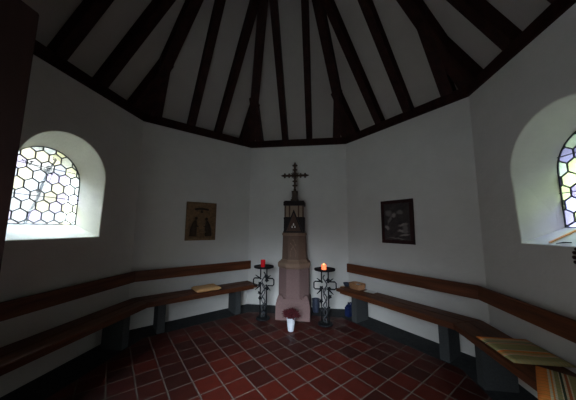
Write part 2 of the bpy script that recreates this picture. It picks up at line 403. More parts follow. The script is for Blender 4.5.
# ---------------------------------------------------------------- leaded windows
def clip_poly(poly, hull):          # convex clip, hull ccw
    out = poly
    for i in range(len(hull)):
        a, b = hull[i], hull[(i+1) % len(hull)]
        ins = lambda p: (b[0]-a[0])*(p[1]-a[1]) - (b[1]-a[1])*(p[0]-a[0]) >= -1e-9
        res = []
        for q in range(len(out)):
            p0, p1 = out[q], out[(q+1) % len(out)]
            i0, i1 = ins(p0), ins(p1)
            if i0: res.append(p0)
            if i0 != i1:
                d0 = (b[0]-a[0])*(p0[1]-a[1]) - (b[1]-a[1])*(p0[0]-a[0]); d1 = (b[0]-a[0])*(p1[1]-a[1]) - (b[1]-a[1])*(p1[0]-a[0])
                t = d0/(d0-d1); res.append((p0[0]+(p1[0]-p0[0])*t, p0[1]+(p1[1]-p0[1])*t))
        out = res
        if len(out) < 3: return []
    return out
def leaded(name, x, cyw, hw, top, sgn, tints, seed):
    rnd = random.Random(seed)
    root = empty(name, (x, cyw, SILL1), kind='structure')
    hull = arch(hw, top-hw-SILL1, 0.0)
    hull = [p for i, p in enumerate(hull) if i == 0 or abs(p[0]-hull[i-1][0])+abs(p[1]-hull[i-1][1]) > 1e-6]
    W = 0.124; R = W/math.sqrt(3)
    pm = bmesh.new(); cl = pm.loops.layers.color.new('tint'); edges = {}
    r = -1; z = -0.02
    while z < top-SILL1+R:
        r += 1
        off = W/2 if r % 2 else 0.0
        for i in range(-5, 6):
            cx_ = i*W + off
            hx = [(cx_+R*math.sin(PI/3*q), z+R*math.cos(PI/3*q)) for q in range(6)][::-1]
            c = clip_poly(hx, hull)
            if len(c) < 3: continue
            f = pm.faces.new([pm.verts.new((0, p[0], p[1])) for p in c])
            t = rnd.choice(tints); v = rnd.uniform(0.85, 1.0)
            for lo in f.loops: lo[cl] = (t[0]*v, t[1]*v, t[2]*v, 1)
            for q in range(len(c)):
                p0, p1 = c[q], c[(q+1) % len(c)]
                key = tuple(sorted([(round(p0[0], 3), round(p0[1], 3)), (round(p1[0], 3), round(p1[1], 3))]))
                if key[0] != key[1]: edges[key] = 1
        z += R*1.5
    me = bpy.data.meshes.new('pane'); pm.to_mesh(me); pm.free(); me.materials.append(M_GLASS)
    o = bpy.data.objects.new('pane', me); COL.objects.link(o); o.parent = root
    m = MB()
    for (p0, p1) in edges: m.tube([(0, p0[0], p0[1]), (0, p1[0], p1[1])], 0.0068, 6)
    m.build('lead_came', M_LEAD, root)
    m = MB(); ring = [(0, u, v) for u, v in hull]; m.tube(ring + [ring[0]], 0.008, 6); m.build('window_frame', M_LEAD, root)
    for zz in (0.30, 0.62):
        m = MB(); hwz = hw if zz < top-hw-SILL1 else math.sqrt(max(hw*hw-(zz-(top-hw-SILL1))**2, 0))
        m.tube([(-sgn*0.014, -hwz, zz), (-sgn*0.014, hwz, zz)], 0.004, 6); m.build('saddle_bar', M_LEAD, root)
    return root
TL = [(0.95, 0.95, 0.92), (0.9, 0.92, 0.95), (0.95, 0.93, 0.8), (0.92, 0.90, 0.78), (0.93, 0.95, 0.95), (0.90, 0.86, 0.95)]
TR = [(0.66, 0.72, 0.66), (0.55, 0.54, 0.70), (0.66, 0.70, 0.52), (0.50, 0.47, 0.60), (0.78, 0.82, 0.80), (0.34, 0.37, 0.25)]
leaded('window_1', -2.2799-WIN_D-0.004, 0.0, 0.36, 2.32, -1, TL, 3)
leaded('window_2', 2.2834+WIN_D+0.004, -0.12, 0.33, 2.30, 1, TR, 5)

# ---------------------------------------------------------------- door, standing open into the chapel
door = empty('door_1', (DX0, -2.38, 0.0), kind='structure')
lf = MB(); lf.box(-0.05, -0.005, 0.0, 0.83, 0.012, 2.15); leaf = lf.build('door_leaf', M_DOOR, door, bevel=0.004)
for nm, bxs in (('stile', (-0.004, 0.012, 0.0, 0.115, 0.012, 2.15)), ('stile', (-0.004, 0.012, 0.715, 0.83, 0.012, 2.15)), ('rail', (-0.004, 0.012, 0.117, 0.713, 2.03, 2.15)),
                ('rail', (-0.004, 0.012, 0.117, 0.713, 1.02, 1.14)), ('rail', (-0.004, 0.012, 0.117, 0.713, 0.012, 0.17))):
    m = MB(); m.box(*bxs); m.build(nm, M_DOOR, leaf, bevel=0.004)
for z0, z1 in ((0.18, 1.01), (1.15, 2.02)):
    m = MB(); hull = [(0.12, z0), (0.71, z0), (0.71, z1), (0.12, z1)]
    for i in range(-8, 16):
        base = z0 + i*0.12
        strip = [(0.12, base+0.60), (0.12, base+0.60-0.105), (0.71, base-0.105-0.35), (0.71, base-0.35)]
        c = clip_poly(strip, hull)
        if len(c) >= 3: m.loft([[(-0.004, u, v) for u, v in c], [(0.006, u, v) for u, v in c]])
    m.build('plank_panel', M_DOOR2, leaf)
for hz in (0.4, 1.75):
    m = MB(); m.tube([(0.016, 0.012, hz-0.06), (0.016, 0.012, hz+0.06)], 0.011, 10); m.build('hinge', M_IRON, leaf)
m = MB(); m.box(0.012, 0.018, 0.75, 0.79, 0.98, 1.16); m.tube([(0.018, 0.77, 1.08), (0.06, 0.77, 1.08), (0.062, 0.65, 1.08)], 0.008, 8); m.build('door_handle', M_IRON, leaf)
fr_ = MB(); fr_.box(0.92+0.0, 0.95, -0.10, -0.02, 0, 2.19); fr_.box(-0.03-0.03, -0.003, -0.12, -0.03, 0, 2.19); fr_.box(-0.06, 0.95, -0.10, -0.02, 2.17, 2.20)
fr_.build('door_frame', M_DOOR, door)

# ---------------------------------------------------------------- benches
SH, SO0, SO1 = 0.46, 0.10, 0.464
BO0, BO1, BZ0, BZ1 = 0.088, 0.122, 0.674, 0.825
def bench(k, u0, u1, mit0, mit1, legs, label, bu0=None, bu1=None):
    a, b, d, nn = dirs(k); rz = math.atan2(d.y, d.x); L = (b-a).length
    root = empty('bench', (a.x, a.y, 0), rz, label=label, cat='bench', group='wall benches around the chapel')
    def cu(o, which):        # u of the mitred corner line at inward offset o
        c = off_corner(k if which == 0 else (k+1) % 8, -o); return (c-a).dot(d)
    g = 0.0015
    def quad(o0, o1, bu=None):
        s = [(cu(o0, 0)+g if mit0 else u0), (cu(o1, 0)+g if mit0 else u0)]; e = [(cu(o0, 1)-g if mit1 else u1), (cu(o1, 1)-g if mit1 else u1)]
        if bu:
            if not mit0: s = [bu[0]]*2
            if not mit1: e = [bu[1]]*2
        return [(s[0], -o0), (s[1], -o1), (e[1], -o1), (e[0], -o0)]
    mid = (SO0+SO1)/2
    m = MB(); m.prism(quad(SO0, mid-0.002), SH-0.05, SH); m.prism(quad(mid+0.002, SO1), SH-0.05, SH); m.build('seat', M_BENCH, root, bevel=0.005)
    q = quad(SO1-0.07, SO1-0.025)
    if not mit0: q[0] = (q[0][0]+0.06, q[0][1]); q[1] = (q[1][0]+0.06, q[1][1])
    if not mit1: q[2] = (q[2][0]-0.06, q[2][1]); q[3] = (q[3][0]-0.06, q[3][1])
    # front rail in pieces between the supports
    m = MB(); m.prism(q, SH-0.075, SH-0.051); m.build('seat_rail', M_BENCH, root)
    m = MB(); m.prism(quad(BO0, BO1, (bu0 if bu0 is not None else u0, bu1 if bu1 is not None else u1)), BZ0, BZ1); m.build('backrest', M_BENCH, root, bevel=0.005)
    for i, u in enumerate(legs):
        m = MB(); m.box(u-0.05, u+0.05, -0.385, -0.10, 0.0, SH-0.076); m.build('support_block', M_CONC, root, bevel=0.006)
        m = MB(); m.box(u-0.022, u+0.022, -BO0+0.001, -0.001, BZ0+0.02, BZ1-0.03)
        m.build('bracket', M_IRON, root)
    return root
def upos(k, x, y):
    a, b, d, nn = dirs(k); return (Vector((x, y))-a).dot(d)
L1 = (CN[2]-CN[1]).length
bench(0, 0.16, 0, False, True, [0.24, upos(0, -2.0, 0.61)-0.06], 'dark brown wooden bench along the wall under the left window')
bench(1, 0, L1-0.056, True, False, [upos(1, -1.79, 0.957)+0.045, upos(1, -0.94, 1.687)+0.09], 'dark brown wooden bench below the carved wooden relief, tan cushion on its seat', bu1=L1-0.003)
bench(3, 0.127, 0, False, True, [upos(3, 0.93, 1.777)+0.02, upos(3, 1.725, 0.865)+0.07], 'dark brown wooden bench below the dark framed picture, basket at its far end', bu0=0.06)
L4 = (CN[5]-CN[4]).length
bench(4, 0, L4-0.1, True, False, [upos(4, 2.0, 0.51)+0.08, 1.40], 'dark brown wooden bench under the right window holding two striped cushions')

# ---------------------------------------------------------------- stone pillar and shrine with cross
PX, PY = -0.005, 1.955
pil = empty('stone_pillar', (PX, PY, 0), label='tapered octagonal pink sandstone pillar standing before the back wall', cat='pillar')
def oct_pts(a, z, sq=0.0):
    # octagon (sq=0) to square (sq=1) with same vertex count, flat towards -y
    t = a*math.tan(PI/8)*(1-sq) + a*sq*0.985
    return [(a, -t, z), (a, t, z), (t, a, z), (-t, a, z), (-a, t, z), (-a, -t, z), (-t, -a, z), (t, -a, z)]
m = MB(); m.loft([oct_pts(0.277, 0.0, 1), oct_pts(0.275, 0.235, 1), oct_pts(0.270, 0.262, 0.93), oct_pts(0.262, 0.285, 0.72), oct_pts(0.258, 0.31, 0.25), oct_pts(0.255, 0.33, 0.0)])
m.build('base_block', M_SAND, pil, bevel=0.003)
for sx in (-1, 1):        # sloping corner stops above the square base
    m = MB()
    x0, x1 = sx*0.135, sx*0.262
    m.loft([[(x0, -0.262, 0.262), (x1, -0.262, 0.262), (x1, -0.13, 0.262), (x0, -0.20, 0.262)], [(x0, -0.262, 0.30), (x1, -0.262, 0.30), (x1, -0.13, 0.30), (x0, -0.20, 0.30)],
            [(sx*0.20, -0.236, 0.375), (sx*0.225, -0.225, 0.375), (sx*0.238, -0.18, 0.375), (sx*0.18, -0.20, 0.375)]])
    m.build('corner_stop', M_SAND, pil, bevel=0.004)
m = MB(); m.loft([oct_pts(0.2545, 0.331), oct_pts(0.252, 0.785)]); m.build('lower_shaft', M_SAND, pil, bevel=0.003)
m = MB(); m.loft([oct_pts(0.254, 0.786), oct_pts(0.266, 0.800), oct_pts(0.272, 0.815), oct_pts(0.272, 0.862), oct_pts(0.262, 0.880), oct_pts(0.230, 0.898), oct_pts(0.215, 0.925)])
m.build('cornice', M_SAND3, pil, bevel=0.003)
m = MB(); m.loft([oct_pts(0.205, 0.926), oct_pts(0.196, 1.318)]); m.build('upper_shaft', M_SAND2, pil, bevel=0.003)
m = MB()    # shallow carving on the front of the upper shaft
for (u, z, r) in ((0, 1.25, 0.012), (-0.045, 1.19, 0.010), (0.04, 1.17, 0.010), (-0.03, 1.10, 0.012), (0.03, 1.07, 0.011), (-0.045, 1.01, 0.010), (0.035, 0.99, 0.012), (0.0, 1.13, 0.010)):
    m.ball((u, -0.198, z), r, (1.3, 0.4, 1.6), 8, 6)
m.tube([(-0.04, -0.2015, 0.97), (-0.05, -0.2005, 1.05), (-0.02, -0.199, 1.12), (0.03, -0.1985, 1.18), (0.0, -0.198, 1.26)], 0.005, 6)
m.tube([(0.04, -0.2015, 0.97), (0.045, -0.2005, 1.05), (0.01, -0.199, 1.12), (-0.045, -0.1985, 1.20)], 0.005, 6)
m.build('vine_carving', M_SAND3, pil, smooth=True)
m = MB(); m.loft([oct_pts(0.198, 1.319), oct_pts(0.207, 1.328), oct_pts(0.207, 1.362), oct_pts(0.200, 1.368)]); m.build('cap_slab', M_SAND3, pil, bevel=0.003)

shr = empty('shrine', (PX, PY, 1.369), label='small dark shrine with pointed gable and cream panels on top of the pillar', cat='shrine')
m = MB(); m.box(-0.185, 0.185, -0.13, 0.13, 0.0, 0.022); m.build('base_board', M_DARK, shr, bevel=0.003)
m = MB(); m.box(-0.178, 0.178, -0.11, 0.115, 0.023, 0.27); m.build('lower_box', M_DARK, shr, bevel=0.004)
m = MB(); m.box(-0.160, 0.160, -0.10, 0.10, 0.271, 0.465); m.build('cream_panel', M_CREAM, shr, bevel=0.003)
for x in (-0.155, -0.078, 0.078, 0.155):
    m = MB(); m.box(x-0.011, x+0.011, -0.122, -0.101, 0.271, 0.464); m.build('pilaster', M_BROWN, shr, bevel=0.002)
m = MB(); m.box(-0.183, 0.183, -0.135, 0.13, 0.466, 0.535); m.box(-0.172, 0.172, -0.127, 0.122, 0.5355, 0.552); m.build('top_slab', M_DARK, shr, bevel=0.004)
gb = MB(); gb.prof([(-0.135, 0.024), (0.135, 0.024), (0.0, 0.365)], -0.150, -0.126); gable = gb.build('gable', M_BROWN, shr, bevel=0.002)
m = MB()
for s in (-1, 1): m.prof([(s*0.150, 0.024), (s*0.128, 0.024), (0.0, 0.340), (0.0, 0.395)], -0.163, -0.128)
m.build('gable_edge', M_DARK, gable)
m = MB()
for (x, z, h) in ((-0.025, 0.085, 0.032), (0.022, 0.085, 0.032), (-0.002, 0.122, 0.040)):
    m.lathe([(0.011, z), (0.012, z+h*0.3), (0.006, z+h*0.65)], (x, -0.158), 10); m.ball((x, -0.158, z+h*0.8), 0.0075)
m.build('white_figures', M_WAX, gable, smooth=True)
for x in (-0.162, 0.162):
    m = MB(); m.lathe([(0.012, 0.024), (0.016, 0.03), (0.008, 0.05), (0.008, 0.22), (0.016, 0.245), (0.012, 0.255)], (x, -0.138), 10); m.build('column', M_DARK, shr, smooth=True)

crs = empty('altar_cross', (PX+0.002, PY, 1.922), label='ornate dark bronze cross with budded arms standing on top of the shrine', cat='cross')
m = MB(); m.box(-0.068, 0.068, -0.06, 0.06, 0.0, 0.035); m.box(-0.054, 0.054, -0.048, 0.048, 0.0355, 0.075); m.box(-0.046, 0.046, -0.04, 0.04, 0.0755, 0.16); m.box(-0.054, 0.054, -0.048, 0.048, 0.1605, 0.185)
m.lathe([(0.03, 0.1855), (0.022, 0.205), (0.03, 0.22)], (0, 0), 12)
m.build('cross_foot', M_GOLD, crs, bevel=0.003)
m = MB(); ZC = 0.470
m.box(-0.019, 0.019, -0.010, 0.010, 0.215, 0.680); m.box(-0.225, -0.0195, -0.010, 0.010, ZC-0.019, ZC+0.019); m.box(0.0195, 0.225, -0.010, 0.010, ZC-0.019, ZC+0.019)
m.build('cross_bars', M_GOLD, crs, bevel=0.003)
def bud(cx_, cz_, dx, dz, r=0.021):
    m = MB(); m.ball((cx_, 0, cz_), r, (1, 0.55, 1), 10, 7)
    m.ball((cx_+dx*0.018, 0, cz_+dz*0.018), r, (1, 0.55, 1), 10, 7)
    m.ball((cx_-dz*0.030, 0, cz_+dx*0.030), r*0.85, (1, 0.55, 1), 10, 7); m.ball((cx_+dz*0.030, 0, cz_-dx*0.030), r*0.85, (1, 0.55, 1), 10, 7)
    m.build('trefoil_bud', M_GOLD, crs, smooth=True)
for r_ in (1.0,):
    bud(-0.185, ZC, -1, 0); bud(0.185, ZC, 1, 0); bud(0, 0.655, 0, 1)
    bud(-0.105, ZC, -1, 0, 0.018); bud(0.105, ZC, 1, 0, 0.018); bud(0, 0.575, 0, 1, 0.018); bud(0, 0.365, 0, -1, 0.019); bud(0, 0.285, 0, -1, 0.021)
for q in ((-0.235, 0, ZC), (0.235, 0, ZC), (0, 0, 0.700)):
    m = MB(); m.ball(q, 0.014); m.build('finial', M_GOLD, crs, smooth=True)
m = MB()
for i in range(16):
    a = 2*PI*i/16+PI/16; r1 = 0.088 if i % 2 else 0.068
    m.tube([(0.03*math.cos(a), 0, ZC+0.03*math.sin(a)), (r1*math.cos(a), 0, ZC+r1*math.sin(a))], [0.006, 0.002], 6)
m.tube([(0.055*math.cos(2*PI*i/24), 0, ZC+0.055*math.sin(2*PI*i/24)) for i in range(25)], 0.006, 6)
m.ball((0, -0.008, ZC), 0.034, (1, 0.5, 1), 14, 9)
m.build('rays', M_GOLD, crs)
m = MB(); m.ball((0, -0.020, ZC+0.055), 0.011); m.tube([(0, -0.017, ZC+0.045), (0, -0.017, ZC-0.01), (0.003, -0.017, ZC-0.10)], [0.013, 0.011, 0.006], 8)
m.tube([(-0.075, -0.016, ZC+0.035), (0, -0.017, ZC+0.035), (0.075, -0.016, ZC+0.035)], 0.005, 6); m.build('corpus', M_GOLD, crs, smooth=True)

# ---------------------------------------------------------------- iron candle stands
def leaf_shape(m, c, r, ang, tilt):
    pts = []
    for i in range(10):
        a = 2*PI*i/10; rr = r*(1.0 if i % 2 == 0 else 0.62); pts.append((rr*math.cos(a), rr*math.sin(a)))
    R = Matrix.Rotation(ang, 4, 'Y') @ Matrix.Rotation(tilt, 4, 'X')
    f = [[Vector(c) + R @ Vector((x, y_, z)) for x, z in pts] for y_ in (-0.004, 0.004)]
    m.loft(f)
def candle_stand(x, y, mirror, label):
    root = empty('candle_stand', (x, y, 0), label=label, cat='candle stand', group='wrought iron candle stands beside the pillar')
    m = MB(); m.lathe([(0.112, 0.0), (0.115, 0.01), (0.108, 0.022), (0.02, 0.028)], (0, 0), 32); m.build('base_disc', M_IRON, root, smooth=False)
    w_, a_, z1, z2 = 0.052, 0.170, 0.515, 0.628
    for s in (-1, 1):
        P = [(s*w_, 0, 0.02), (s*w_, 0, 0.3), (s*w_, 0, z1-0.02), (s*(w_+0.02), 0, z1), (s*(a_-0.02), 0, z1), (s*a_, 0, z1+0.02), (s*a_, 0, z2-0.02), (s*(a_-0.02), 0, z2), (s*(w_+0.02), 0, z2), (s*w_, 0, z2+0.02), (s*w_, 0, 0.795)]
        m = MB(); m.tube(P, 0.0105, 8); m.build('cross_rod', M_IRON, root, smooth=True)
    m = MB(); m.lathe([(0.02, 0.786), (0.135, 0.792), (0.160, 0.800), (0.163, 0.826), (0.156, 0.828), (0.150, 0.812), (0.02, 0.808)], (0, 0), 40); m.build('drip_plate', M_IRON, root)
    for sx, sz in ((-1, 1), (1, 1), (-1, -1), (1, -1)):
        m = MB(); p0 = Vector((sx*0.040, -0.01, 0.5715+sz*0.045)); p1 = Vector((sx*0.125, -0.055, 0.5715+sz*0.118)); m.tube([p0, (p0+p1)/2, p1], [0.015, 0.011, 0.005], 6); m.build('thorn_spike', M_IRON, root)
    m = MB()
    m.tube([(mirror*0.028*math.sin(i*0.75), 0.018*math.cos(i*0.75), 0.02+i*0.0245) for i in range(30)], 0.010, 6)
    m.tube([(-mirror*0.022*math.sin(i*0.6+1), -0.015*math.cos(i*0.6), 0.02+i*0.0245) for i in range(22)], 0.008, 6)
    m.build('twisted_vine', M_VINE, root, smooth=True)
    m = MB(); rnd = random.Random(11 if mirror > 0 else 23)
    spots = [(-0.055, 0.545), (0.055, 0.60), (0.05, 0.655), (-0.05, 0.32), (0.06, 0.47), (0.045, 0.22), (-0.06, 0.40), (0.02, 0.12)] if mirror > 0 else \
            [(-0.055, 0.535), (0.06, 0.53), (0.07, 0.41), (-0.06, 0.34), (0.05, 0.24), (0.045, 0.65), (-0.045, 0.22), (0.0, 0.12)]
    for (lx, lz) in spots:
        m = MB(); leaf_shape(m, (lx, -0.014, lz), 0.038, rnd.uniform(0, 3), rnd.uniform(-0.6, 0.6)); m.build('iron_leaf', M_IRON, root)
    return root
candle_stand(-0.485, 1.70, 1, 'black wrought iron cross shaped candle stand left of the pillar')
candle_stand(0.505, 1.62, -1, 'black wrought iron cross shaped candle stand right of the pillar')
c1 = empty('candle', (-0.500, 1.70, 0.809), label='short red candle glass standing on the left iron candle stand', cat='candle')
m = MB(); m.lathe([(0.034, 0.0), (0.037, 0.01), (0.038, 0.115), (0.034, 0.115), (0.032, 0.085), (0.005, 0.083)], (0, 0), 24); m.build('candle_glass', M_REDGL, c1, smooth=False)
m = MB(); m.tube([(0, 0, 0.084), (0, 0, 0.10)], 0.0015, 6); m.build('wick', M_SOIL, c1)
c2 = empty('candle', (0.492, 1.62, 0.809), label='glowing orange candle burning on the right iron candle stand', cat='candle')
m = MB(); m.lathe([(0.034, 0.0), (0.037, 0.006), (0.037, 0.072), (0.034, 0.078), (0.012, 0.072)], (0, 0), 24); m.build('candle_body', M_GLOW, c2, smooth=True)
m = MB(); m.lathe([(0.002, 0.074), (0.006, 0.081), (0.0045, 0.091), (0.001, 0.102)], (0, 0), 10); m.build('flame', M_FLAME, c2, smooth=True)

# ---------------------------------------------------------------- potted heather and things on the floor
pp = empty('potted_heather', (0.012, 1.33, 0), label='dark red heather in a white tapered pot on the tiles before the pillar', cat='plant')
m = MB(); m.lathe([(0.040, 0.0), (0.043, 0.004), (0.060, 0.160), (0.063, 0.172), (0.063, 0.180), (0.056, 0.180), (0.054, 0.160), (0.004, 0.158)], (0, 0), 32); m.build('pot', M_POT, pp, smooth=False)
m = MB(); m.lathe([(0.054, 0.159), (0.053, 0.168), (0.004, 0.170)], (0, 0), 20); m.build('soil', M_SOIL, pp)
m = MB(); rnd = random.Random(5)
for i in range(170):
    a = rnd.uniform(0, 2*PI); el = rnd.uniform(0.05, 1.5); L_ = rnd.uniform(0.07, 0.12)*(0.85+0.25*math.cos(el))
    d = Vector((math.cos(a)*math.cos(el), math.sin(a)*math.cos(el), math.sin(el)*1.0)); p0 = Vector((0.02*math.cos(a), 0.02*math.sin(a), 0.170))
    p2 = p0 + d*L_ + Vector((0, 0, 0.02)); p1 = (p0+p2)/2 + Vector((0, 0, 0.022))
    m.tube([p0, p1, p2], [0.0015, 0.003, 0.0012], 4)
    for q in range(9):
        f = 0.35 + 0.65*q/8; b = p1.lerp(p2, (f-0.35)/0.65); o = Vector((rnd.uniform(-1, 1), rnd.uniform(-1, 1), rnd.uniform(-1, 1)))*0.007
        s_ = 0.0075; m.loft([[b+o+Vector((s_, 0, 0)), b+o+Vector((-s_/2, s_, 0)), b+o+Vector((-s_/2, -s_, 0))], [b+o+Vector((0, 0, 0.012)), b+o+Vector((0.001, 0, 0.012)), b+o+Vector((0, 0.001, 0.012))]])
m.build('foliage', M_HEATH, pp)
v = empty('vase', (0.355, 2.12, 0), label='dark slate coloured vase on the floor behind the pillar and right stand', cat='vase')
m = MB(); m.lathe([(0.045, 0.0), (0.055, 0.02), (0.065, 0.12), (0.062, 0.19), (0.070, 0.222), (0.064, 0.222), (0.056, 0.19), (0.056, 0.05), (0.01, 0.03)], (0, 0), 28); m.build('vase_body', M_NAVY, v, smooth=True)
j_ = empty('water_jug', (0.905, 2.03, 0), 0.8, label='small blue plastic jug on the floor under the end of the bench', cat='jug')
m = MB(); m.box(-0.06, 0.06, -0.045, 0.045, 0.0, 0.15); m.loft([[(-0.055, -0.04, 0.1505), (0.055, -0.04, 0.1505), (0.055, 0.04, 0.1505), (-0.055, 0.04, 0.1505)], [(-0.02, -0.02, 0.185), (0.02, -0.02, 0.185), (0.02, 0.02, 0.185), (-0.02, 0.02, 0.185)]])
m.build('jug_body', M_BLUE, j_, bevel=0.008)
m = MB(); m.lathe([(0.018, 0.186), (0.018, 0.212), (0.014, 0.215)], (0, 0), 16); m.build('cap', M_NAVY, j_)
m = MB(); m.tube([(0.022, 0, 0.18), (0.055, 0, 0.21), (0.07, 0, 0.19), (0.062, 0, 0.13)], 0.007, 8); m.build('handle', M_BLUE, j_, smooth=True)

# ---------------------------------------------------------------- things on the benches
def cushion(name, loc, rz, sx, sy_, th, mat, label, cat, group=None, tilt=(0, 0), z0=None):
    root = empty(name, loc, rz, label=label, cat=cat, group=group)
    root.rotation_euler = (tilt[0], tilt[1], rz)
    N = 14; top = []; bot = []
    m = MB()
    g = lambda i: (i/N)
    def P(i, j, s):
        u, v_ = g(i), g(j); e = min(u, 1-u, v_, 1-v_)*2
        puff = (1-(1-min(1, e*3.2))**2.2)
        wob = 0.0025*math.sin(u*9+1)*math.sin(v_*7+2)
        rx = 1-0.03*math.sin(PI*v_)*0
        h = th*0.5 + s*(th*0.5*(0.25+0.75*puff)) + (wob*puff if s > 0 else 0)
        return (u*sx*rx, v_*sy_, h)
    V = {}
    for s in (-1, 1):
        for i in range(N+1):
            for j in range(N+1): V[(s, i, j)] = m.bm.verts.new(P(i, j, s))
    for i in range(N):
        for j in range(N):
            m.bm.faces.new((V[(1, i, j)], V[(1, i+1, j)], V[(1, i+1, j+1)], V[(1, i, j+1)]))
            m.bm.faces.new((V[(-1, i, j)], V[(-1, i, j+1)], V[(-1, i+1, j+1)], V[(-1, i+1, j)]))
    for i in range(N):
        for (a0, b0) in (((i, 0), (i+1, 0)), ((i+1, N), (i, N)), ((0, i+1), (0, i)), ((N, i), (N, i+1))):
            m.bm.faces.new((V[(-1, *a0)], V[(-1, *b0)], V[(1, *b0)], V[(1, *a0)]))
    m.build('cover', mat, root, smooth=True)
    m = MB(); m.tube([(0, 0, th/2), (sx, 0, th/2), (sx, sy_, th/2), (0, sy_, th/2), (0, 0, th/2)], 0.0035, 6); m.build('seam', mat, root, smooth=True)
    return root
# local y runs along the stripes' sequence
cushion('seat_cushion', (2.235, 0.325, SH+0.001), math.radians(180-0), 0.40, 0.41, 0.032, M_PLAID, 'orange and green striped cushion lying flat on the right bench below the window', 'cushion', 'striped seat cushions on the right bench')
cushion('seat_cushion', (1.955, -0.115, SH+0.001), math.radians(-128), 0.46, 0.45, 0.034, M_PLAID, 'orange and green striped cushion nearest the camera, sticking out over the right bench edge', 'cushion', 'striped seat cushions on the right bench')
cushion('seat_cushion', (-1.391, 1.247, SH+0.001), math.atan2(0.7215, 0.6925), 0.38, 0.29, 0.060, M_TAN, 'plain tan cushion lying on the bench below the carved wooden relief', 'cushion')

bx, by = 1.035, 1.945; ang3 = math.atan2(-0.749, 0.663)
bk = empty('basket', (bx, by, SH+0.001), ang3, label='small brown wicker basket on the far end of the right bench', cat='basket')
m = MB(); n_ = 36
def sup(a, rx, ry, e=5): 
    c, s = math.cos(a), math.sin(a); k_ = (abs(c)**e + abs(s)**e)**(-1/e); return rx*c*k_, ry*s*k_
rows = []
for i in range(13):
    z = 0.004 + 0.08*i/12; g_ = 1+0.12*i/12; off = 0.0025*(1 if i % 2 else -1)
    rows.append([(*sup(2*PI*q/n_, 0.105*g_+off*(1 if q % 2 else -1), 0.082*g_+off*(1 if q % 2 else -1)), z) for q in range(n_)])
inner = [[(*sup(2*PI*q/n_, 0.097*1.10, 0.075*1.10), 0.084) for q in range(n_)], [(*sup(2*PI*q/n_, 0.097, 0.075), 0.012) for q in range(n_)]]
m.loft(rows+inner); m.build('basket_body', M_WICK, bk)
m = MB(); rp = [(*sup(2*PI*q/n_, 0.118, 0.092), 0.087) for q in range(n_+1)]; m.tube(rp, 0.006, 6); m.build('rim', M_WICK, bk, smooth=True)
for i, (x, y, c) in enumerate(((-0.012, 0.004, M_DARK), (0.008, -0.006, M_BROWN), (0.012, 0.006, M_PAPER))):
    o = empty('booklet', (bx+0.663*x+0.749*y, by-0.749*x+0.663*y, SH+0.035+0.0135*i), ang3+0.3*i-0.2, label=('black booklet lying lowest in the wicker basket', 'brown booklet in the middle of the wicker basket pile', 'pale booklet lying topmost in the wicker basket')[i], cat='booklet', group='booklets in the wicker basket')
    m = MB(); m.box(-0.034, 0.034, -0.024, 0.024, 0, 0.012); m.build('cover', c, o, bevel=0.001)
o = empty('bowl', (0.885, 2.09, SH+0.001), label='small dark blue bowl on the bench end behind the wicker basket', cat='bowl')
m = MB(); m.lathe([(0.030, 0), (0.034, 0.006), (0.058, 0.045), (0.060, 0.058), (0.055, 0.058), (0.05, 0.045), (0.02, 0.014)], (0, 0), 28); m.build('bowl_body', M_NAVY, o, smooth=True)
o = empty('small_box', (0.80, 1.955, SH+0.001), ang3+0.3, label='tiny brown box at the very end of the right bench', cat='box')
m = MB(); m.box(-0.032, 0.032, -0.022, 0.022, 0, 0.018); m.build('box_body', M_BROWN, o, bevel=0.002)
m = MB(); m.box(-0.033, 0.033, -0.023, 0.023, 0.0185, 0.024); m.build('lid', M_WICK, o, bevel=0.001)
m = MB(); m.loft([[(x, y, 0.002*math.sin(6*x+.5)**2 + h) for x, y in ((-0.085, -0.06), (0, -0.06), (0.085, -0.06), (0.085, 0.06), (0, 0.06), (-0.085, 0.06))] for h in (0.0005, 0.0015)])
o = m.build('paper_sheet', M_PAPER); o.location = (1.215, 1.79, SH+0.001); o.rotation_euler = (0, 0, ang3+0.1); tag(o, 'white sheet of paper lying on the right bench beside the basket', 'paper')

# ---------------------------------------------------------------- pictures
def on_wall(k, u, z, o):
    a, b, d, nn = dirs(k); p = a + d*u - nn*o; return (p.x, p.y, z), math.atan2(d.y, d.x)
